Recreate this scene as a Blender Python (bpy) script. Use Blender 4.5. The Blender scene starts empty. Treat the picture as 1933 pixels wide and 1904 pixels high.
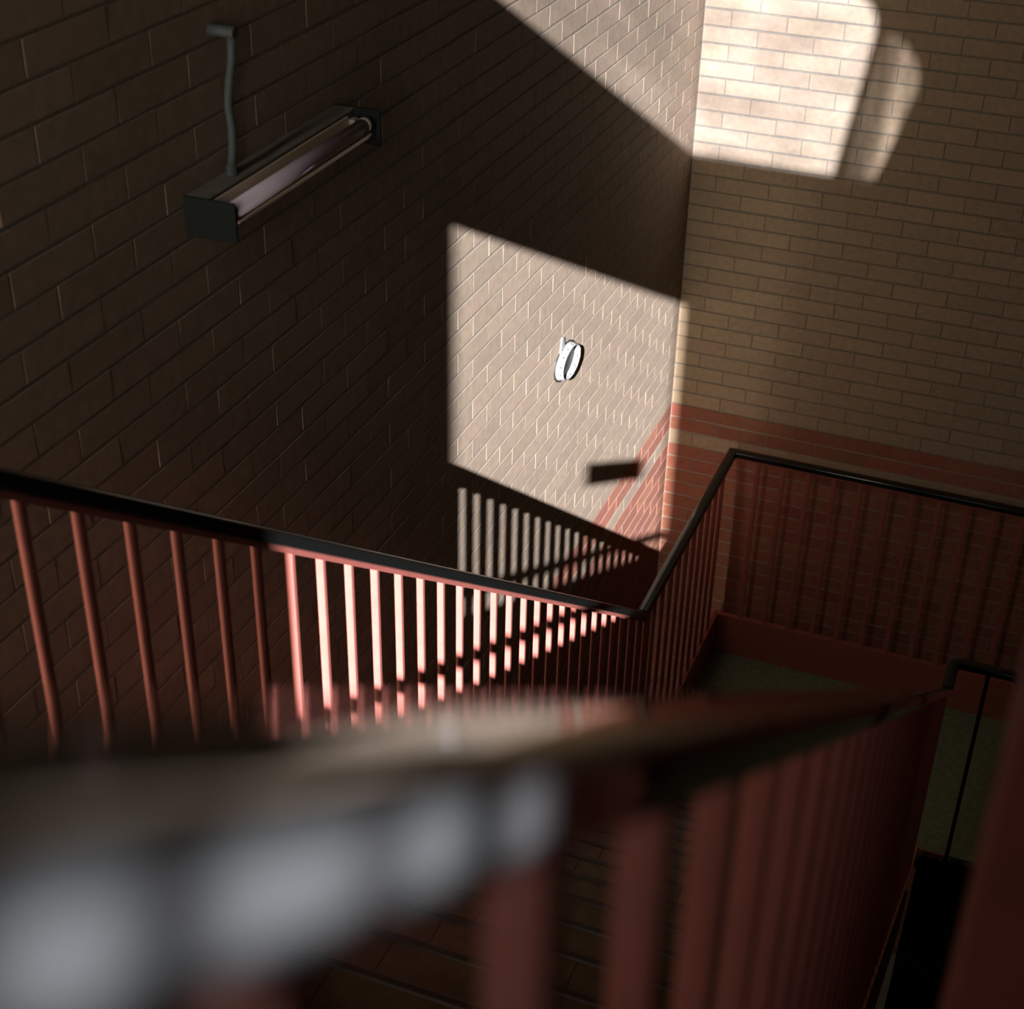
import bpy, bmesh, math, random
from mathutils import Vector, Matrix

random.seed(7)
S = 0.0762            # one brick course in metres; the scene is laid out in courses
Z0 = 43.3             # half-landing floor is world z = 0
SC = bpy.context.scene
COL = SC.collection


def W(x, y, z):
    return Vector((x * S, y * S, (z + Z0) * S))


# ------------------------------------------------------------------ camera
FPX, YAW, PITCH, ROLL = 2908.40352, 0.365555305, 0.556251587, 0.0233658342
CAM = (22.8601450, -89.2007229, 22.5311737)
_f = Vector((-math.sin(YAW) * math.cos(PITCH), math.cos(YAW) * math.cos(PITCH), -math.sin(PITCH)))
_r = Vector((math.cos(YAW), math.sin(YAW), 0))
_u = _r.cross(_f)
R_ = math.cos(ROLL) * _r + math.sin(ROLL) * _u
U_ = -math.sin(ROLL) * _r + math.cos(ROLL) * _u
cd = bpy.data.cameras.new('camera')
cam = bpy.data.objects.new('camera', cd)
COL.objects.link(cam)
m = Matrix((R_, U_, -_f)).transposed().to_4x4()
m.translation = W(*CAM)
cam.matrix_world = m
cd.sensor_fit = 'HORIZONTAL'
cd.lens = 80.0
cd.sensor_width = 80.0 * 1933 / FPX
cd.clip_start = 0.02
cd.dof.use_dof = True
cd.dof.focus_distance = 5.0
cd.dof.aperture_fstop = 7.5
cd.dof.aperture_blades = 0
SC.camera = cam


def project(x, y, z):
    d = Vector((x, y, z)) - Vector(CAM)
    k = d.dot(_f)
    if k < 0.5:
        return None
    return 966.5 + FPX * d.dot(R_) / k, 952 - FPX * d.dot(U_) / k


# ------------------------------------------------------------------ light and exposure
SUN = Vector((-1.0, 4.54, -2.30))
sd = bpy.data.lights.new('sun', 'SUN')
sd.energy = 13.0
sd.angle = math.radians(0.38)
sd.color = (1.0, 1.0, 1.09)
sun = bpy.data.objects.new('sun', sd)
COL.objects.link(sun)
sun.rotation_euler = SUN.to_track_quat('-Z', 'Y').to_euler()
sun.location = W(60, -260, 160)

world = bpy.data.worlds.new('sky')
SC.world = world
world.use_nodes = True
nt = world.node_tree
sky = nt.nodes.new('ShaderNodeTexSky')
sky.sky_type = 'NISHITA'
sky.sun_disc = False
sky.sun_elevation = math.radians(26.6)
sky.sun_rotation = math.atan2(1.0, -4.54)
nt.links.new(sky.outputs[0], nt.nodes['Background'].inputs[0])
nt.nodes['Background'].inputs[1].default_value = 0.075

D = 95.0             # window wall stands at y = -D


def portal(x0, x1, z0, z1):
    l = bpy.data.lights.new('window_portal', 'AREA')
    l.shape = 'RECTANGLE'
    l.size = (x1 - x0) * S
    l.size_y = (z1 - z0) * S
    l.cycles.is_portal = True
    o = bpy.data.objects.new('window_portal', l)
    COL.objects.link(o)
    o.location = W((x0 + x1) / 2, -D - 1.6, (z0 + z1) / 2)
    o.rotation_euler = (math.pi / 2, 0, 0)


# added area lamp, out of view, filling the stairwell from the front
dl = bpy.data.lights.new('strip_window_daylight', 'AREA')
dl.shape = 'RECTANGLE'
dl.size, dl.size_y = 3.2 * S, 66.0 * S
dl.energy = 50.0
dl.color = (1.0, 0.88, 0.72)
dlo = bpy.data.objects.new('strip_window_daylight', dl)
COL.objects.link(dlo)
dlo.location = W(1.9, -D - 11.9, 19.0)
dlo.rotation_euler = (math.pi / 2, 0, 0)

SC.view_settings.view_transform = 'Standard'
SC.view_settings.look = 'None'
SC.view_settings.gamma = 1.0
SC.view_settings.use_curve_mapping = False
SC.view_settings.exposure = 1.35
SC.cycles.use_denoising = True
SC.cycles.max_bounces = 10
SC.cycles.diffuse_bounces = 7
SC.cycles.glossy_bounces = 4
SC.cycles.transparent_max_bounces = 12
SC.cycles.sample_clamp_indirect = 6.0
SC.cycles.caustics_reflective = False
SC.cycles.caustics_refractive = False


# ------------------------------------------------------------------ materials
def mat(name, color, rough=0.6, metal=0.0, spec=0.5, vary=0.0, vary_hue=0.0, noise=0.0, nscale=60.0,
        bump=0.0, bscale=200.0, coat=0.0):
    mt = bpy.data.materials.new(name)
    mt.use_nodes = True
    t = mt.node_tree
    b = t.nodes['Principled BSDF']
    b.inputs['Roughness'].default_value = rough
    b.inputs['Metallic'].default_value = metal
    b.inputs['Specular IOR Level'].default_value = spec
    b.inputs['Coat Weight'].default_value = coat
    col = t.nodes.new('ShaderNodeRGB')
    col.outputs[0].default_value = (*color, 1)
    out = col.outputs[0]
    if vary > 0:
        oi = t.nodes.new('ShaderNodeObjectInfo')
        ge = t.nodes.new('ShaderNodeNewGeometry')
        ad = t.nodes.new('ShaderNodeMath'); ad.operation = 'ADD'
        t.links.new(oi.outputs['Random'], ad.inputs[0])
        t.links.new(ge.outputs['Random Per Island'], ad.inputs[1])
        fr = t.nodes.new('ShaderNodeMath'); fr.operation = 'FRACT'
        t.links.new(ad.outputs[0], fr.inputs[0])
        mr = t.nodes.new('ShaderNodeMapRange')
        mr.inputs['To Min'].default_value = 1 - vary
        mr.inputs['To Max'].default_value = 1 + vary
        t.links.new(fr.outputs[0], mr.inputs['Value'])
        wn = t.nodes.new('ShaderNodeTexWhiteNoise'); wn.noise_dimensions = '1D'
        t.links.new(fr.outputs[0], wn.inputs['W'])
        mh = t.nodes.new('ShaderNodeMapRange')
        mh.inputs['To Min'].default_value = 0.5 - vary_hue
        mh.inputs['To Max'].default_value = 0.5 + vary_hue
        t.links.new(wn.outputs['Value'], mh.inputs['Value'])
        hs = t.nodes.new('ShaderNodeHueSaturation')
        t.links.new(out, hs.inputs['Color'])
        t.links.new(mr.outputs[0], hs.inputs['Value'])
        t.links.new(mh.outputs[0], hs.inputs['Hue'])
        out = hs.outputs[0]
    tc = t.nodes.new('ShaderNodeNewGeometry')
    if noise > 0:
        n = t.nodes.new('ShaderNodeTexNoise')
        n.inputs['Scale'].default_value = nscale
        n.inputs['Detail'].default_value = 4
        t.links.new(tc.outputs['Position'], n.inputs['Vector'])
        mr = t.nodes.new('ShaderNodeMapRange')
        mr.inputs['From Min'].default_value = 0.3
        mr.inputs['From Max'].default_value = 0.7
        mr.inputs['To Min'].default_value = 1 - noise
        mr.inputs['To Max'].default_value = 1 + noise
        t.links.new(n.outputs['Fac'], mr.inputs['Value'])
        mx = t.nodes.new('ShaderNodeMix'); mx.data_type = 'RGBA'; mx.blend_type = 'MULTIPLY'
        mx.inputs['Factor'].default_value = 1.0
        t.links.new(out, mx.inputs['A'])
        t.links.new(mr.outputs[0], mx.inputs['B'])
        out = mx.outputs['Result']
    t.links.new(out, b.inputs['Base Color'])
    if bump > 0:
        n = t.nodes.new('ShaderNodeTexNoise')
        n.inputs['Scale'].default_value = bscale
        n.inputs['Detail'].default_value = 3
        t.links.new(tc.outputs['Position'], n.inputs['Vector'])
        bm_ = t.nodes.new('ShaderNodeBump')
        bm_.inputs['Strength'].default_value = bump
        bm_.inputs['Distance'].default_value = 0.002
        t.links.new(n.outputs['Fac'], bm_.inputs['Height'])
        t.links.new(bm_.outputs[0], b.inputs['Normal'])
    return mt


M = {}
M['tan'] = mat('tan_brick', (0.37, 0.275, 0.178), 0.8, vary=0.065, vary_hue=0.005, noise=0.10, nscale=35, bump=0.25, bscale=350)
M['tan_worn'] = mat('worn_tan_brick', (0.305, 0.228, 0.158), 0.8, vary=0.065, vary_hue=0.005, noise=0.12, nscale=30, bump=0.25, bscale=350)  # left wall's tan brick, darkened in colour to deepen its shade
M['red'] = mat('red_brick', (0.30, 0.114, 0.066), 0.8, vary=0.14, vary_hue=0.008, noise=0.12, nscale=35, bump=0.25, bscale=350)
M['mortar'] = mat('mortar', (0.22, 0.19, 0.145), 0.95, noise=0.15, nscale=80, bump=0.3, bscale=300)
def two_zone_mortar(mt):
    t = mt.node_tree
    b = t.nodes['Principled BSDF']
    src = b.inputs['Base Color'].links[0].from_socket
    ge = t.nodes.new('ShaderNodeNewGeometry')
    sp = t.nodes.new('ShaderNodeSeparateXYZ')
    t.links.new(ge.outputs['Position'], sp.inputs[0])
    g = t.nodes.new('ShaderNodeMath'); g.operation = 'LESS_THAN'
    g.inputs[1].default_value = (Z0 - 26.06) * S
    t.links.new(sp.outputs['Z'], g.inputs[0])
    mx = t.nodes.new('ShaderNodeMix'); mx.data_type = 'RGBA'
    t.links.new(g.outputs[0], mx.inputs['Factor'])
    t.links.new(src, mx.inputs['A'])
    mx.inputs['B'].default_value = (0.33, 0.29, 0.23, 1)
    t.links.new(mx.outputs['Result'], b.inputs['Base Color'])


two_zone_mortar(M['mortar'])     # the red courses were laid with a paler mortar
M['paint'] = mat('red_paint', (0.34, 0.105, 0.080), 0.40, noise=0.07, nscale=25, bump=0.08, bscale=90)
M['rail'] = mat('black_rail', (0.010, 0.011, 0.010), 0.11, spec=0.5)
M['fixture'] = mat('dark_fixture_metal', (0.006, 0.009, 0.008), 0.7, spec=0.15)
M['fixture_top'] = mat('dull_fixture_top', (0.13, 0.12, 0.105), 0.6, noise=0.2, nscale=30)
M['reflector'] = mat('beige_reflector', (0.50, 0.40, 0.29), 0.35)
M['tube'] = mat('unlit_tube', (0.42, 0.365, 0.45), 0.45, spec=0.25)
M['tube_end'] = mat('tube_end', (0.30, 0.25, 0.24), 0.5)
M['white'] = mat('white_plastic', (0.26, 0.255, 0.245), 0.5)
M['black'] = mat('black_plastic', (0.015, 0.013, 0.011), 0.6)
M['steel'] = mat('galvanised_conduit', (0.045, 0.055, 0.058), 0.6, spec=0.3, noise=0.15, nscale=90)
M['vinyl'] = mat('green_vinyl', (0.16, 0.20, 0.12), 0.55, noise=0.25, nscale=40)
M['tread'] = mat('brown_tread', (0.15, 0.095, 0.04), 0.5, vary=0.08, noise=0.2, nscale=22)
M['nosing'] = mat('tread_nosing', (0.045, 0.026, 0.014), 0.45)
M['riser'] = mat('riser', (0.05, 0.04, 0.03), 0.6)
M['rubber'] = mat('dark_rubber', (0.006, 0.007, 0.006), 0.9, spec=0.05)  # near-black colour stands in for the deep shade over the second flight
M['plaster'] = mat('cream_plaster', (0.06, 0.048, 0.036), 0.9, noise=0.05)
M['front'] = mat('pale_front_plaster', (0.52, 0.44, 0.34), 0.9)
M['ceiling'] = mat('ceiling_paint', (0.10, 0.085, 0.065), 0.9)
M['ground'] = mat('concrete_floor', (0.10, 0.09, 0.08), 0.8, noise=0.1)
M['frame'] = mat('window_frame_paint', (0.08, 0.075, 0.07), 0.5)


def patched_rail(name, spans):
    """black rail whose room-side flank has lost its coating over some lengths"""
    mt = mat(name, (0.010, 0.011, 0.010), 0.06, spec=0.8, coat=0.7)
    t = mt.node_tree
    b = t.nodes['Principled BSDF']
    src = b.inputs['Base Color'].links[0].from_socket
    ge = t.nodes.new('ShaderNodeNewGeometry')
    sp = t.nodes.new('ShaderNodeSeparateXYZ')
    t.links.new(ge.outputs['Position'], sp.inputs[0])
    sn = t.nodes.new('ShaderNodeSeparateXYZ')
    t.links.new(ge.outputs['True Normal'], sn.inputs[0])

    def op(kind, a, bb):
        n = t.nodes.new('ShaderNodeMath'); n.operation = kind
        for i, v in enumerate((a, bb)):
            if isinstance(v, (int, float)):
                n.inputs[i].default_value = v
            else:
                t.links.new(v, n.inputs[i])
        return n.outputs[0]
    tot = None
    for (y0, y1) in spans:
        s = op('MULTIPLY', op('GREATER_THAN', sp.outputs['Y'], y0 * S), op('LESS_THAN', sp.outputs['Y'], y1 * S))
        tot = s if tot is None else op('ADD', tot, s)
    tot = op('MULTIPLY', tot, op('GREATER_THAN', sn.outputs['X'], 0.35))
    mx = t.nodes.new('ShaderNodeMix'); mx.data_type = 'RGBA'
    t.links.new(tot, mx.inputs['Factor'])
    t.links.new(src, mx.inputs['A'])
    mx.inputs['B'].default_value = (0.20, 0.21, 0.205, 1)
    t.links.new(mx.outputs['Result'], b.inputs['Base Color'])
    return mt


def glass(name, lo, hi, scale=(1.0, 1.0, 1.0), rot=0.0, detail=2.0, tint=(1, 1, 1), ns=1.0):
    mt = bpy.data.materials.new(name)
    mt.use_nodes = True
    t = mt.node_tree
    t.nodes.remove(t.nodes['Principled BSDF'])
    out = t.nodes['Material Output']
    tr = t.nodes.new('ShaderNodeBsdfTransparent')
    gl = t.nodes.new('ShaderNodeBsdfGlossy')
    gl.inputs['Roughness'].default_value = 0.02
    mx = t.nodes.new('ShaderNodeMixShader')
    mx.inputs[0].default_value = 0.05
    tc = t.nodes.new('ShaderNodeNewGeometry')
    mp = t.nodes.new('ShaderNodeMapping')
    mp.inputs['Rotation'].default_value = (0, rot, 0)
    mp.inputs['Scale'].default_value = scale
    n = t.nodes.new('ShaderNodeTexNoise')
    n.inputs['Scale'].default_value = ns
    n.inputs['Detail'].default_value = detail
    mr = t.nodes.new('ShaderNodeMapRange')
    mr.inputs['From Min'].default_value = 0.32
    mr.inputs['From Max'].default_value = 0.68
    mr.inputs['To Min'].default_value = lo
    mr.inputs['To Max'].default_value = hi
    cm = t.nodes.new('ShaderNodeMix'); cm.data_type = 'RGBA'; cm.blend_type = 'MULTIPLY'
    cm.inputs['Factor'].default_value = 1
    cm.inputs['A'].default_value = (*tint, 1)
    t.links.new(tc.outputs['Position'], mp.inputs['Vector'])
    t.links.new(mp.outputs[0], n.inputs['Vector'])
    t.links.new(n.outputs['Fac'], mr.inputs['Value'])
    t.links.new(mr.outputs[0], cm.inputs['B'])
    t.links.new(cm.outputs['Result'], tr.inputs[0])
    t.links.new(tr.outputs[0], mx.inputs[1])
    t.links.new(gl.outputs[0], mx.inputs[2])
    t.links.new(mx.outputs[0], out.inputs['Surface'])
    return mt


# ------------------------------------------------------------------ helpers
def link_mesh(name, me, parent=None, kind=None):
    o = bpy.data.objects.new(name, me)
    COL.objects.link(o)
    if parent is not None:
        o.parent = parent
        o.matrix_parent_inverse = parent.matrix_world.inverted()
    if kind:
        o['kind'] = kind
    return o


def mesh(name, verts, faces, mats, smooth=False):
    me = bpy.data.meshes.new(name)
    me.from_pydata([tuple(v) for v in verts], [], faces)
    for k in (mats if isinstance(mats, (list, tuple)) else [mats]):
        me.materials.append(k)
    if smooth:
        me.polygons.foreach_set('use_smooth', [True] * len(me.polygons))
    me.update()
    return me


BOXF = [(0, 3, 2, 1), (4, 5, 6, 7), (0, 1, 5, 4), (1, 2, 6, 5), (2, 3, 7, 6), (3, 0, 4, 7)]


def boxv(x0, x1, y0, y1, z0, z1):
    return [(x0, y0, z0), (x1, y0, z0), (x1, y1, z0), (x0, y1, z0), (x0, y0, z1), (x1, y0, z1), (x1, y1, z1), (x0, y1, z1)]


def bevel(me, w, seg=1, angle=30):
    bm = bmesh.new()
    bm.from_mesh(me)
    ed = [e for e in bm.edges if len(e.link_faces) == 2 and e.calc_face_angle(0) > math.radians(angle)]
    bmesh.ops.bevel(bm, geom=ed, offset=w, segments=seg, affect='EDGES', profile=0.6, clamp_overlap=True)
    bm.to_mesh(me)
    bm.free()


def box(name, x0, x1, y0, y1, z0, z1, mt, parent=None, kind=None, bev=0.0):
    """box given in courses, local to its parent's origin at the world origin"""
    me = mesh(name, [W(*v) for v in boxv(x0, x1, y0, y1, z0, z1)], BOXF, mt)
    if bev:
        bevel(me, bev * S)
    return link_mesh(name, me, parent, kind)


def fix_normals(me):
    bm = bmesh.new()
    bm.from_mesh(me)
    bmesh.ops.recalc_face_normals(bm, faces=bm.faces)
    bm.to_mesh(me)
    bm.free()


def thing(name, label, cat, loc, group=None):
    o = bpy.data.objects.new(name, None)
    COL.objects.link(o)
    o.location = W(*loc)
    o.empty_display_size = 0.1
    o['label'] = label
    o['category'] = cat
    if group:
        o['group'] = group
    bpy.context.view_layer.update()
    return o


def sweep(name, pts, prof, mt, parent=None, smooth=True, closed_caps=True, start_n=None, end_n=None):
    """profile (side, up) swept along pts with mitred corners; coordinates in courses"""
    P = [Vector(p) for p in pts]
    n = len(P)
    dirs = [(P[i + 1] - P[i]).normalized() for i in range(n - 1)]

    def frame(d):
        h = Vector((d.x, d.y, 0))
        s = Vector((h.y, -h.x, 0)).normalized()
        return s, s.cross(d).normalized()
    verts, faces = [], []
    k = len(prof)
    for i in range(n):
        d = dirs[min(i, n - 2)]
        if 0 < i < n - 1:
            d = dirs[i - 1]
            nn = (dirs[i - 1] + dirs[i]).normalized()
        elif i == 0:
            nn = Vector(start_n) if start_n else d
        else:
            nn = Vector(end_n) if end_n else d
        s, u = frame(d)
        for (a, b) in prof:
            q = P[i] + s * a + u * b
            t = (P[i] - q).dot(nn) / d.dot(nn)
            q = q + d * t
            verts.append(W(*q))
    for i in range(n - 1):
        for j in range(k):
            a, b = i * k + j, i * k + (j + 1) % k
            faces.append((a, b, b + k, a + k))
    faces.append(tuple(range(k - 1, -1, -1)))
    faces.append(tuple((n - 1) * k + j for j in range(k)))
    me = mesh(name, verts, faces, mt)
    fix_normals(me)
    if smooth:
        for pl in me.polygons:
            pl.use_smooth = len(pl.vertices) == 4
        me.set_sharp_from_angle(angle=math.radians(38))
    return link_mesh(name, me, parent)


# ------------------------------------------------------------------ the room
LB = 3.2913           # brick length in courses
YB = -108.0
floor = None


def tri_poly_prism(name, poly, z0, z1, mt, kind=None, parent=None):
    n = len(poly)
    v = [W(x, y, z0) for x, y in poly] + [W(x, y, z1) for x, y in poly]
    f = [tuple(range(n - 1, -1, -1)), tuple(range(n, 2 * n))]
    f += [(i, (i + 1) % n, (i + 1) % n + n, i + n) for i in range(n)]
    me = mesh(name, v, f, mt)
    fix_normals(me)
    return link_mesh(name, me, parent, kind)


XR, ZC, ZG = 46.0, 64.0, -98.0
FT = 2.06             # top floor level
FL = -43.3            # half-landing level
floor = box('floor', -4, XR + 4, -D - 16, 4, ZG - 2, ZG, M['ground'], kind='structure')
ceiling = box('ceiling', -4, XR + 4, -D - 2, 4, ZC, ZC + 2, M['ceiling'], kind='structure')
wall_left = box('wall_left', -4, -0.014, -D - 16, 4, ZG, ZC, M['mortar'], kind='structure')
wall_back = box('wall_back', -0.014, XR + 0.1, 0.045, 4, ZG, ZC, M['mortar'], kind='structure')
wall_right = box('wall_right', XR, XR + 4, -D - 2, 4, ZG, ZC, M['plaster'], kind='structure')


# ---- bricks
JH, JV = 0.125, 0.05


def brick_geo(l, h, d=0.35, c=0.005):
    """front face on local +X plane: length along Y, height along Z, depth to -X; chamfered face edges"""
    a, b = l / 2, h / 2
    v = []
    for (x, k) in ((-d, 0), (-c, 0), (0, c)):
        for (sy, sz) in ((-1, -1), (1, -1), (1, 1), (-1, 1)):
            v.append(Vector((x, sy * (a - k), sz * (b - k))))
    f = []
    for r in (0, 4):
        for j in range(4):
            f.append((r + j, r + (j + 1) % 4, r + 4 + (j + 1) % 4, r + 4 + j))
    f.append((8, 9, 10, 11))
    return v, f


def is_red(row):
    # row = floor(z): courses -27 and -28 red, -29 tan, -30 and below red
    return row in (-27, -28) or row <= -30


def lay(wall, axis, length, zlo, zhi, start):
    """axis 'y': wall_left (face x=0, runs to -y); axis 'x': wall_back (face y=0, runs to +x)"""
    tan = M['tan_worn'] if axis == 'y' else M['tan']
    items = []
    for row in range(zlo, zhi):
        odd = row % 2 == 1
        s0 = -LB / 2 if ((start == 'half_odd') == odd) else 0.0
        t = s0
        while t < length:
            a, b = max(t, 0.0), min(t + LB, length)
            if b - a > 0.4:
                items.append((row, a, b))
            t += LB
    rated = []
    for (row, a, b) in items:
        pts = []
        for (t, z) in ((a, row), (b, row), (b, row + 1), (a, row + 1)):
            p = project(0, -t, z) if axis == 'y' else project(t, 0, z)
            pts.append(p)
        ar = 0
        if all(pts):
            q = [(min(max(u, 0), 1933), min(max(v, 0), 1904)) for u, v in pts]
            ar = abs(sum(q[i][0] * q[(i + 1) % 4][1] - q[(i + 1) % 4][0] * q[i][1] for i in range(4))) / 2
            cu, cv = sum(p[0] for p in pts) / 4, sum(p[1] for p in pts) / 4
            # bricks behind the dark foreground handrail are not counted as in view
            if axis == 'y' and cv > 1330:
                ar *= 0.05
        rated.append((ar, row, a, b))
    rated.sort(reverse=True)
    single, rest = rated[:300], rated[300:]
    cache = {}
    verts, faces, mi = [], [], []

    def place(row, a, b):
        off = random.gauss(0, 0.0025 if axis == 'y' else 0.004)
        rx, ry = random.gauss(0, 0.0010), random.gauss(0, 0.0035)
        mid, z = (a + b) / 2, row + 0.5 + random.gauss(0, 0.008)
        rot = Matrix.Rotation(rx, 4, 'Z') @ Matrix.Rotation(ry, 4, 'Y') @ Matrix.Rotation(random.gauss(0, 0.0022), 4, 'X')
        if axis == 'y':
            return Matrix.Translation(W(off, -mid, z)) @ rot
        return Matrix.Translation(W(mid, -off, z)) @ Matrix.Rotation(-math.pi / 2, 4, 'Z') @ rot
    for (_, row, a, b) in single:
        key = (round(b - a, 2), is_red(row), random.randrange(2))
        if key not in cache:
            v, f = brick_geo(b - a - JV - 0.02 * key[2], 1 - JH + 0.015 * key[2])
            cache[key] = mesh('brick', [q * S for q in v], f, M['red'] if key[1] else tan)
        o = bpy.data.objects.new('brick', cache[key])
        COL.objects.link(o)
        o.parent = wall
        o.matrix_local = place(row, a, b)
    for (_, row, a, b) in rest:
        v, f = brick_geo(b - a - JV - random.choice((0, 0.02)), 1 - JH + random.choice((0, 0.015)))
        mm = place(row, a, b)
        n = len(verts)
        verts += [mm @ (q * S) for q in v]
        faces += [tuple(n + i for i in q) for q in f]
        mi += [1 if is_red(row) else 0] * len(f)
    me = mesh('brickwork', verts, faces, [tan, M['red']])
    me.polygons.foreach_set('material_index', mi)
    link_mesh('brickwork', me, wall, 'stuff')


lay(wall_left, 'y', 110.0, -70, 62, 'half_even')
lay(wall_back, 'x', XR, -70, 62, 'half_odd')


M['chalk'] = mat('faint_chalk', (0.44, 0.38, 0.32), 0.95, noise=0.25, nscale=400)
strokes = [(7.52, -22.06, 7.58, -22.62), (7.54, -22.10, 7.86, -22.14), (7.56, -22.34, 7.80, -22.36), (7.90, -22.42, 8.10, -22.28), (8.08, -22.30, 8.22, -22.46),
           (8.34, -22.44, 8.50, -22.36), (8.66, -22.34, 8.84, -22.56), (8.82, -22.52, 8.98, -22.34), (9.06, -22.42, 9.22, -22.50), (9.52, -22.30, 9.56, -22.66)]
v, f = [], []
for (xa, za, xb, zb) in strokes:
    dx, dz = xb - xa, zb - za
    ln = math.hypot(dx, dz)
    px, pz = -dz / ln * 0.035, dx / ln * 0.035
    n = len(v)
    for yy in (-0.012, -0.03):
        v += [W(xa + px, yy, za + pz), W(xb + px, yy, zb + pz), W(xb - px, yy, zb - pz), W(xa - px, yy, za - pz)]
    f += [tuple(n + i for i in q) for q in BOXF]
link_mesh('chalk_mark', mesh('chalk_mark', v, f, M['chalk']), wall_back)

# ---- window wall behind the viewer
def sx(x): return x + D / 4.54          # point of the back wall -> window wall along the sun
def sz(z): return z + 0.5066 * D




L0, L1, LZ0, LZ1 = (D - 36.42) / 4.54, sx(0.69), sz(-37.9), sz(-18.2)
U0 = L0
UZ = sz(-8.75)
main_poly = [(U0, UZ), (sx(8.74), sz(-8.82))]  # opening outline shaped to throw the upper sun patch
main_poly += [(sx(9.95), sz(-1.0)), (sx(10.08), sz(0.1)), (sx(10.0), sz(0.9)), (sx(9.6), sz(1.55)), (sx(8.9), sz(1.95)), (sx(7.5), sz(2.25)), (sx(5.0), sz(2.5)), (U0, sz(3.2))]
side_poly = [(sx(9.12), sz(-8.95)), (sx(11.0), sz(-8.80)), (sx(11.25), sz(-8.45)), (sx(12.7), sz(-3.4)), (sx(12.85), sz(-2.3)),
             (sx(12.55), sz(-1.3)), (sx(12.0), sz(-0.65)), (sx(11.3), sz(-0.1)), (sx(10.85), sz(0.0)), (sx(10.5), sz(-0.35))]  # made-up opening shaped to throw the streaked light patch
cu = bpy.data.curves.new('window_wall_outline', 'CURVE')
cu.dimensions = '2D'
cu.fill_mode = 'BOTH'
cu.extrude = 0.35 * S


def spline(poly):
    sp = cu.splines.new('POLY')
    sp.points.add(len(poly) - 1)
    for q, (x, z) in zip(sp.points, poly):
        q.co = (x * S, (z + Z0) * S, 0, 1)
    sp.use_cyclic_u = True


spline([(-4, ZG), (XR + 4, ZG), (XR + 4, ZC), (-4, ZC)])
spline([(L0, LZ0), (L1, LZ0), (L1, LZ1), (L0, LZ1)])
spline(main_poly)
for q in ((0.0, 4.6, -60.0, ZC - 1.0), (22.9, 24.4, 23.2, 25.4)):  # openings for the added fill lamp and the slotted sun plate
    spline([(q[0], q[2]), (q[1], q[2]), (q[1], q[3]), (q[0], q[3])])
spline(side_poly)


def curve_wall(cu, yy):
    tmp = bpy.data.objects.new('tmp', cu)
    COL.objects.link(tmp)
    bpy.context.view_layer.update()
    me = bpy.data.meshes.new_from_object(tmp.evaluated_get(bpy.context.evaluated_depsgraph_get()))
    bpy.data.objects.remove(tmp)
    me.transform(Matrix.Translation((0, yy * S, 0)) @ Matrix.Rotation(math.pi / 2, 4, 'X'))
    me.materials.clear()
    return me


me = curve_wall(cu, -D - 0.35)
me.materials.append(M['front'])
wall_front = link_mesh('wall_front', me, None, 'structure')
# added unseen slotted vent beside the window
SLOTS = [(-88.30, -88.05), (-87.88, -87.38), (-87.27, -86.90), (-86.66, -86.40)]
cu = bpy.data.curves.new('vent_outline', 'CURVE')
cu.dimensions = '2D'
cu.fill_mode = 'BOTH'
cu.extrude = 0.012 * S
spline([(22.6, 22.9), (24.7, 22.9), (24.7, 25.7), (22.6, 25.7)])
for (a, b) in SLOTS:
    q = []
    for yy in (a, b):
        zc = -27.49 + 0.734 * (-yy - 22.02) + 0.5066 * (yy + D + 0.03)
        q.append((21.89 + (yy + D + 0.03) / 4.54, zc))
    spline([(q[0][0], q[0][1] - 0.14), (q[1][0], q[1][1] - 0.14), (q[1][0], q[1][1] + 0.09), (q[0][0], q[0][1] + 0.09)])  # slots cut so that sun lands on the handrail's grey patches
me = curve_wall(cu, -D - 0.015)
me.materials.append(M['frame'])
mask = link_mesh('vent_plate', me)
mask['label'] = 'thin slotted metal vent plate beside the window behind the viewer'
mask['category'] = 'vent'
portal(L0, L1, LZ0, LZ1)
portal(U0, sx(12.9), UZ, sz(3.3))

YW = -D - 0.75
G_clear = glass('clear_pane', 0.97, 1.0)
G_warm = glass('tinted_edge_pane', 0.45, 0.52, tint=(1.0, 0.97, 0.92))  # made-up tint that dims the sunlit strip beside the corner
G_side = glass('dusty_pane', 0.72, 1.0, (0.9, 1, 1.6), 0.5, 3, ns=3.0)  # made-up uneven tint that dims the upper left-wall sun patch
G_back = glass('wavy_pane', 0.48, 0.68, (1.2, 1, 2.2), -0.3, 3, ns=2.6, tint=(0.97, 1.0, 1.06))  # made-up uneven tint that dims the upper back-wall sun patch
G_streak = glass('ribbed_pane', 0.10, 0.60, (11.0, 1, 0.25), 0.12, 2, ns=1.6)  # streaks of the light patch put into the pane's transparency


def pane(name, x0, x1, z0, z1, mt, parent):
    return box(name, x0, x1, YW - 0.04, YW + 0.04, z0, z1, mt, parent)


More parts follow.
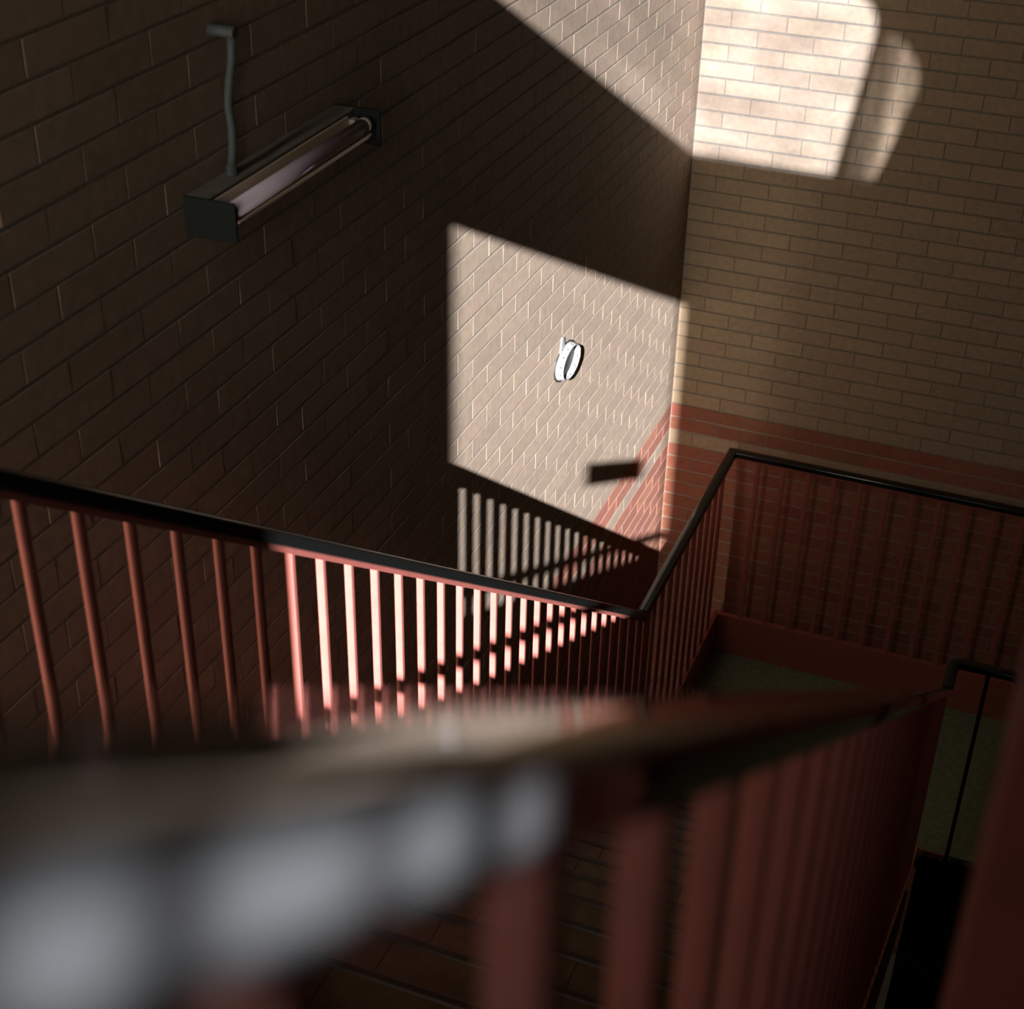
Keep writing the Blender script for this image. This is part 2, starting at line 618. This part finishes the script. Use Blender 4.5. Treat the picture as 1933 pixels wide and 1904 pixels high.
w1 = box('window_1', L0 - 0.5, L1 + 0.5, -D - 1.25, -D - 0.72, LZ0 - 0.6, LZ0 - 0.02, M['frame'], kind='structure')
box('window_frame', L0 - 0.5, L0 - 0.02, -D - 1.25, -D - 0.72, LZ0, LZ1, M['frame'], w1)
box('window_frame', L1 + 0.02, L1 + 0.5, -D - 1.25, -D - 0.72, LZ0, LZ1, M['frame'], w1)
box('window_frame', L0 - 0.5, L1 + 0.5, -D - 1.25, -D - 0.72, LZ1 + 0.02, LZ1 + 0.5, M['frame'], w1)
box('glazing_bar', L0, L1, -D - 1.05, -D - 0.80, LZ0 + 1.48, LZ0 + 2.08, M['frame'], w1)
pane('pane', L0, sx(0), LZ0, LZ1, G_clear, w1)
pane('pane', sx(0), L1, LZ0, LZ1, G_warm, w1)
w2 = box('window_2', U0 - 0.5, sx(13.2), -D - 1.25, -D - 0.72, UZ - 0.6, UZ - 0.14, M['frame'], kind='structure')
pane('pane', U0 - 0.2, sx(0), UZ - 0.1, sz(3.6), G_side, w2)
pane('pane', sx(0), sx(10.3), UZ - 0.1, sz(3.6), G_back, w2)
M['frosted'] = bpy.data.materials.new('frosted_glass')
M['frosted'].use_nodes = True
_t = M['frosted'].node_tree
_t.nodes.remove(_t.nodes['Principled BSDF'])
_b = _t.nodes.new('ShaderNodeBsdfTranslucent')
_b.inputs[0].default_value = (0.90, 0.90, 0.90, 1)
_t.links.new(_b.outputs[0], _t.nodes['Material Output'].inputs['Surface'])
box('wall_recess', 8.5, 9.5, -D - 12.6, -D - 0.72, ZG, ZC, M['plaster'], kind='structure')  # added recess, out of view, keeps the fill off the near guardrail
box('wall_recess', -4, 8.5, -D - 13.0, -D - 12.3, ZG, ZC, M['plaster'], kind='structure')
box('ceiling', -4, 9.5, -D - 13.0, -D - 2.0, ZC, ZC + 2, M['ceiling'], kind='structure')  # roof over the added recess
w3 = box('window_3', 0.0, 3.4, -D - 12.28, -D - 12.0, -15.0, -14.2, M['frame'], kind='structure')  # made-up strip window set behind the fill lamp
box('frosted_pane', 0.2, 3.2, -D - 12.25, -D - 12.2, -14.0, 52.0, M['frosted'], w3)
n = len(side_poly)
v = [W(x, YW - 0.04, z) for x, z in side_poly] + [W(x, YW + 0.04, z) for x, z in side_poly]
f = [tuple(range(n)), tuple(range(2 * n - 1, n - 1, -1))] + [(i, (i + 1) % n, (i + 1) % n + n, i + n) for i in range(n)]
me = mesh('ribbed_pane', v, f, G_streak)
fix_normals(me)
link_mesh('ribbed_pane', me, w2)

plate = box('window_plate', (D - 17.4) / 4.54, (D - 5.5) / 4.54, -D - 0.6, -D - 0.5, -24.85 + 0.5066 * (D - 11.5) - 0.74, -24.85 + 0.5066 * (D - 11.5) + 0.74, M['black'])
plate['label'] = 'dark rectangular plate on the window behind the viewer, its shadow falls on the left wall'
plate['category'] = 'plate'

# ------------------------------------------------------------------ landings and stairs
SL = 0.734
YN, TR = -20.75, 3.433
RI = TR * SL
XA, XF, XG = 5.0, 21.58, 25.4          # guardrail planes: wall side, well side, second flight

landing = tri_poly_prism('half_landing', [(XA + 0.2, -2.0), (XA + 0.2, YN), (XF, YN), (XF, -16.8), (41.2, -16.8), (41.2, -2.0)], FL - 1.6, FL, M['vinyl'])
landing['label'] = 'dark green vinyl half landing floor at the foot of the stairs'
landing['category'] = 'landing'
box('edge_trim', XF + 0.3, 23.3, -16.98, -16.82, FL - 0.42, FL + 0.02, M['paint'], landing)
box('edge_trim', XF + 0.3, 41.2, -16.94, -16.82, FL - 1.6, FL - 0.43, M['rubber'], landing)
top = tri_poly_prism('top_landing', [(XA + 0.3, -79.4), (XA + 0.3, -93.6), (0.0, -93.6), (0.0, -D + 0.06), (XR, -D + 0.06), (XR, -79.4)], FT - 2.2, FT, M['vinyl'])
top['label'] = 'top landing floor the photographer stands on, at the head of the stairs'
top['category'] = 'landing'

TILE = 4.35


def flight(name, label, x0, x1, ytop, ztop, count, sgn, dark=False):
    """count treads descending towards sgn*y from the nosing at (ytop, ztop)"""
    st = thing(name, label, 'stairs', ((x0 + x1) / 2, ytop, ztop))
    run = x1 - x0
    edges = [x0]
    k = x0 + 3.95
    while k < x1 - 0.5:
        edges.append(k)
        k += TILE
    edges.append(x1)
    shared = None
    rshared = None
    for i in range(count):
        y = ytop + sgn * TR * i                 # nosing edge (front, lower side)
        z = ztop - RI * i
        yb = y - sgn * (TR + 0.48)              # back of the tread
        lo, hi = min(y, yb), max(y, yb)
        if shared is None:
            shared = []
            for a, b in zip(edges[:-1], edges[1:]):
                g = 0.012
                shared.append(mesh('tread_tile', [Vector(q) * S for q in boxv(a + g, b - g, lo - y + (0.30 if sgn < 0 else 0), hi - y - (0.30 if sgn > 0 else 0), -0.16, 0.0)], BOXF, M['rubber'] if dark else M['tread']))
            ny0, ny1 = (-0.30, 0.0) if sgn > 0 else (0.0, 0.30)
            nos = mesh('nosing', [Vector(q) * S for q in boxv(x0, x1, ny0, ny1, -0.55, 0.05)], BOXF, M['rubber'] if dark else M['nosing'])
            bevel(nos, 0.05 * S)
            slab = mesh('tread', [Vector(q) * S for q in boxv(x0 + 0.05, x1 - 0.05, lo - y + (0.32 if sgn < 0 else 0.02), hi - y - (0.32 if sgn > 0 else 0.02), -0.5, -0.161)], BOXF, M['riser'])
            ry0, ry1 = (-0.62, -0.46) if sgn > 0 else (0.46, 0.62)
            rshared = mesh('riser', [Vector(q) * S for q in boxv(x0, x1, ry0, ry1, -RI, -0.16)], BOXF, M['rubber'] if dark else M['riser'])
        base = bpy.data.objects.new('tread', slab)
        rs = bpy.data.objects.new('riser', rshared)
        for o in (base, rs):
            COL.objects.link(o)
            o.parent = st
            o.location = W(0, y, z) - st.location
        for me_, nm in [(nos, 'nosing')] + [(q, 'tread_tile') for q in shared]:
            o = bpy.data.objects.new(nm, me_)
            COL.objects.link(o)
            o.parent = base
    return st


fl1 = flight('stair_flight', 'brown tiled stair flight going down between the wall-side guardrail and the near guardrail', XA + 0.35, XF - 0.35, YN - 16 * TR, FT - RI, 17, 1)
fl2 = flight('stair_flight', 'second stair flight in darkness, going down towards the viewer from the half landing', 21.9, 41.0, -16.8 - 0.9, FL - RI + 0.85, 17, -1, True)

# ------------------------------------------------------------------ guardrails
RW, RT = 0.62, 0.38
PROF = [(-0.5, -0.5), (-0.5, 0.22), (-0.46, 0.38), (-0.38, 0.46), (0.0, 0.5), (0.38, 0.46), (0.46, 0.38), (0.5, 0.22), (0.5, -0.5), (0.36, -0.62), (-0.36, -0.62)]
PROF = [(a * RW, b * RT) for a, b in PROF]
CW = 0.42


def channel(depth, side):
    """C section: web on the stair side (side = +1 when the stair lies to the right of travel)"""
    w, t = CW, 0.11
    pr = [(w / 2, 0), (w / 2, -depth), (-w / 2, -depth), (-w / 2, -depth + t), (w / 2 - t, -depth + t), (w / 2 - t, -t), (-w / 2, -t), (-w / 2, 0)]
    return [(a * side, b) for a, b in pr]


BX, BY = 0.24, 0.17
_bars = {}


def baluster(x, y, zt, zb, slope, parent, BX=BX):
    key = (round(zt - zb, 2), slope, BX)
    if key not in _bars:
        h = zt - zb
        v = boxv(-BX / 2, BX / 2, -BY / 2, BY / 2, 0, h)
        v = [Vector((a, b, c + slope * b if c > 0 else c)) * S for a, b, c in v]
        me_ = mesh('baluster', v, BOXF, M['paint'])
        bevel(me_, 0.018 * S)
        _bars[key] = me_
    o = bpy.data.objects.new('baluster', _bars[key])
    COL.objects.link(o)
    o.parent = parent
    o.location = W(x, y, zb) - parent.location


ZR = -27.2                  # rail top at the corner
RC = ZR - RT / 2 + 0.0      # rail centre line
P1 = Vector((XA, -22.02, RC))
P2 = Vector((XA, -2.45, RC))
P3 = Vector((43.0, -2.45, RC))
Ptop = Vector((XA, -93.0, RC + SL * (93.0 - 22.02)))
CT = -40.2                  # top of the landing kerb
DN = RC - CT                # rail centre above kerb

ga = thing('guardrail', 'long red guardrail with black handrail running down beside the left wall and round the landing', 'guardrail', (XA, -22, CT))
sweep('handrail', [Ptop, P1], PROF, M['rail'], ga, end_n=(0, 1, -0.36))
sweep('handrail', [P1 + Vector((0, 0.03, 0.06)), P2, P3], PROF, M['rail'], ga, start_n=(0, 1, -0.36))
BAR = [(-0.2, -0.62 * RT - 0.14), (-0.2, -0.62 * RT + 0.02), (0.2, -0.62 * RT + 0.02), (0.2, -0.62 * RT - 0.14)]
sweep('top_bar', [Ptop, P1, P2, P3], BAR, M['paint'], ga, smooth=False)
dn = Vector((0, 0, -DN))
sweep('stringer', [Vector((XA, -79.6, P1.z - DN + SL * (79.6 - 22.02))), P1 + dn], channel(3.9, 1), M['paint'], ga, smooth=False, end_n=(0, 1, -0.36))
sweep('kerb', [P1 + dn, P2 + dn, P3 + dn], channel(4.6, 1), M['paint'], ga, smooth=False, start_n=(0, 1, -0.36))
y = -22.02 - 0.95
k = 0
# phase taken from the bars the photograph shows
y = -59.19 + 1.66 * 22
while y > -92:
    if y < -22.3:
        zc = RC - SL * (y + 22.02)
        baluster(XA, y, zc - 0.1, zc - DN - 0.05 if y > -79.6 else FT, -SL, ga)
    y -= 1.66
y = -21.2
while y < -3.2:
    baluster(XA, y, RC - 0.1, CT - 0.05, 0.0, ga)
    y += 1.66
x = 6.75 - 1.672
while x < 43:
    if x > XA + 0.8:
        baluster(x, -2.45, RC - 0.1, CT - 0.05, 0.0, ga, 0.30)
    x += 1.672

# near guardrail on the well side, its handrail looping round to the second flight
OF = -0.10
RF = RC + OF
F1 = Vector((XF, -22.02, RF))
Ftop = Vector((XF, -94.0, RF + SL * (94.0 - 22.02)))
gf = thing('guardrail', 'near out-of-focus red guardrail whose scuffed black handrail crosses the foreground', 'guardrail', (XF, -22, CT))
loop = [F1, Vector((XF, -19.9, RF))]
for a in range(1, 5):
    t = a / 4 * math.pi / 2
    loop.append(Vector((XF + 0.5 - 0.5 * math.cos(t), -19.9 + 0.5 * math.sin(t), RF)))
cx_, r_ = XG - 0.9, 0.9
for a in range(0, 6):
    t = a / 5 * math.pi / 2
    loop.append(Vector((cx_ + r_ * math.sin(t), -20.3 + r_ * math.cos(t), RF - 0.25 * (a / 5) ** 2)))
loop.append(Vector((XG, -27.0, RF - SL * 5.6)))
M['worn'] = patched_rail('scuffed_black_rail', [(-88.5, -87.93), (-87.92, -87.34), (-87.33, -86.8), (-86.75, -86.3)])
PROF_N = [(a, b * 0.79) for a, b in PROF]
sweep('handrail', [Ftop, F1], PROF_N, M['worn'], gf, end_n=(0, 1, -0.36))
sweep('handrail', loop, PROF, M['rail'], gf, start_n=(0, 1, -0.36))
dn = Vector((0, 0, -DN - OF))
sweep('stringer', [Vector((XF, -79.6, F1.z - DN - OF + SL * (79.6 - 22.02))), F1 + dn, Vector((XF, -19.9, CT))], channel(3.9, -1), M['paint'], gf, smooth=False)
y = -84.0 + 1.66 * 37
while y > -93.8:
    zc = RF - SL * (y + 22.02)
    baluster(XF, y, zc - 0.1, zc - DN - OF - 0.05 if y > -79.6 else FT, -SL, gf)
    y -= 1.66
box('end_post', 23.33, 23.55, -19.5, -19.28, FL - 1.3, RF, M['rail'], gf)
box('end_post', XG - 0.1, XG + 0.1, -26.9, -26.7, FL - 8.0, RF - SL * 5.2, M['rail'], gf)

gn = thing('guardrail', 'blurred red newel post and guardrail at the right edge, closest on the right', 'guardrail', (23.4, -80.9, FT))
box('newel_post', 23.12, 23.95, -81.6, -80.8, FT, FT + 26, M['paint'], gn, bev=0.05)
sweep('handrail', [(23.96, -81.2, FT + 16.1), (XR - 0.2, -81.2, FT + 16.1)], PROF, M['rail'], gn)
x = 25.2
while x < XR - 0.5:
    baluster(x, -81.2, FT + 16.0, FT, 0.0, gn)
    x += 1.66

# ------------------------------------------------------------------ fluorescent fixture on the left wall
NY, FY, ZT = -55.13, -46.1, 7.31
lf = thing('wall_light', 'unlit fluorescent batten with dark end plates mounted on the left wall', 'light', (0, (NY + FY) / 2, ZT))
ch = box('housing', 0.01, 0.72, NY + 0.06, FY - 0.06, ZT - 1.08, ZT, M['fixture_top'], lf, bev=0.03)


def prism_y(name, poly, y0, y1, mt, parent, bev=0):
    n = len(poly)
    v = [W(x, y0, z) for x, z in poly] + [W(x, y1, z) for x, z in poly]
    f = [tuple(range(n)), tuple(range(2 * n - 1, n - 1, -1))] + [(i, (i + 1) % n, (i + 1) % n + n, i + n) for i in range(n)]
    me_ = mesh(name, v, f, mt)
    fix_normals(me_)
    if bev:
        bevel(me_, bev * S)
    return link_mesh(name, me_, parent)


prism_y('reflector', [(0.78, ZT - 0.08), (0.84, ZT - 0.08), (0.88, ZT - 0.45), (1.00, ZT - 0.66), (1.25, ZT - 0.74), (1.50, ZT - 0.64), (1.62, ZT - 0.50), (1.65, ZT - 0.53), (1.53, ZT - 0.69), (1.25, ZT - 0.80), (0.96, ZT - 0.71), (0.83, ZT - 0.47)],
        NY + 0.12, FY - 0.75, M['reflector'], lf)
prism_y('end_plate', [(0.0, ZT + 0.02), (1.62, ZT + 0.02), (1.62, ZT - 1.10), (0.0, ZT - 1.14)], NY - 0.02, NY + 0.07, M['fixture'], lf, 0.02)
prism_y('end_plate', [(0.0, ZT + 0.02), (1.62, ZT + 0.02), (1.62, ZT - 1.14), (0.0, ZT - 1.14)], FY - 0.07, FY + 0.02, M['fixture'], lf, 0.02)


def tube(name, pts, rad, mt, parent=None, seg=14):
    P = [W(*q) for q in pts]
    v, f = [], []
    prev = None
    for i, q in enumerate(P):
        d = (P[min(i + 1, len(P) - 1)] - P[max(i - 1, 0)]).normalized()
        if prev is None:
            a = d.orthogonal().normalized()
        else:
            a = (prev - d * prev.dot(d)).normalized()
        prev = a
        b = d.cross(a)
        r = (rad[i] if isinstance(rad, (list, tuple)) else rad) * S
        for j in range(seg):
            t = 2 * math.pi * j / seg
            v.append(q + (a * math.cos(t) + b * math.sin(t)) * r)
    for i in range(len(P) - 1):
        for j in range(seg):
            f.append((i * seg + j, i * seg + (j + 1) % seg, (i + 1) * seg + (j + 1) % seg, (i + 1) * seg + j))
    f.append(tuple(range(seg - 1, -1, -1)))
    f.append(tuple((len(P) - 1) * seg + j for j in range(seg)))
    me_ = mesh(name, v, f, mt)
    fix_normals(me_)
    for pl in me_.polygons:
        pl.use_smooth = len(pl.vertices) == 4
    return link_mesh(name, me_, parent)


TX, TZ = 1.24, ZT - 0.40
ft = tube('fluorescent_tube', [(TX, NY + 0.1, TZ), (TX, FY - 0.55, TZ)], 0.25, M['tube'], lf)
tube('tube_cap', [(TX, FY - 0.56, TZ), (TX, FY - 0.3, TZ), (TX, FY - 0.29, TZ), (TX, FY - 0.1, TZ)], [0.255, 0.255, 0.19, 0.19], M['tube_end'], ft)
box('lamp_holder', 0.85, 1.05, FY - 0.72, FY - 0.45, ZT - 0.42, ZT - 0.18, M['white'], lf)

cn = thing('conduit', 'grey bent electrical conduit dropping from the left wall onto the fluorescent light', 'conduit', (0.3, -53.1, ZT))
tube('pipe', [(0.66, -53.1, 11.2), (0.62, -53.1, 10.6), (0.48, -53.1, 9.9), (0.40, -53.1, 9.3), (0.46, -53.1, 8.7), (0.44, -53.1, 8.1), (0.34, -53.1, 7.55), (0.32, -53.1, 7.42)], 0.125, M['steel'], cn)
tube('elbow', [(-0.05, -53.1, 11.32), (0.3, -53.1, 11.33), (0.78, -53.1, 11.32), (0.80, -53.1, 11.32)], [0.17, 0.17, 0.18, 0.15], M['steel'], cn)
tube('coupling', [(0.33, -53.1, 7.30), (0.33, -53.1, 7.38), (0.33, -53.1, 7.40), (0.34, -53.1, 7.62)], [0.20, 0.20, 0.165, 0.165], M['steel'], cn)

# ------------------------------------------------------------------ perforated white collar on the sunlit wall
SYC, SZC, SRY, SRZ = -22.5, -12.6, 1.45, 0.92
so = thing('perforated_collar', 'small white perforated metal collar on the sunlit part of the left wall', 'wall fitting', (0, SYC, SZC))


def ring_pt(t, ry, rz, x):
    return W(x, SYC + ry * math.cos(t), SZC + rz * math.sin(t))


N, ROWS, H = 72, 7, 0.40
verts, faces = [], []
for i in range(ROWS + 1):
    x = 0.02 + H * i / ROWS
    sh = 1.0 - 0.10 * i / ROWS
    for j in range(N):
        t = 2 * math.pi * j / N
        verts.append(ring_pt(t, SRY * sh, SRZ * sh, x))
holes = set()
for j in range(2, N, 6):
    holes.add((4, j))
for i in range(ROWS):
    for j in range(N):
        if (i, j) in holes:
            continue
        faces.append((i * N + j, i * N + (j + 1) % N, (i + 1) * N + (j + 1) % N, (i + 1) * N + j))
me = mesh('collar_band', verts, faces, M['white'], True)
o = link_mesh('collar_band', me, so)
md = o.modifiers.new('thickness', 'SOLIDIFY')
md.thickness = 0.03 * S
n = 48
v = [ring_pt(2 * math.pi * j / n, SRY * 1.08, SRZ * 1.06, 0.0) for j in range(n)] + [ring_pt(2 * math.pi * j / n, SRY * 1.08, SRZ * 1.06, 0.05) for j in range(n)]
f = [tuple(range(n)), tuple(range(2 * n - 1, n - 1, -1))] + [(i, (i + 1) % n, (i + 1) % n + n, i + n) for i in range(n)]
me = mesh('backing_plate', v, f, M['black'])
fix_normals(me)
link_mesh('backing_plate', me, so)
v = [W(x, SYC + y, SZC + z) for x in (0.02, 0.1) for (y, z) in ((-0.9, 0.75), (-0.25, 0.85), (-0.45, 1.55), (-0.7, 1.6))]
me = mesh('mounting_tab', v, [(0, 1, 2, 3), (7, 6, 5, 4), (0, 1, 5, 4), (1, 2, 6, 5), (2, 3, 7, 6), (3, 0, 4, 7)], M['white'])
fix_normals(me)
link_mesh('mounting_tab', me, so)
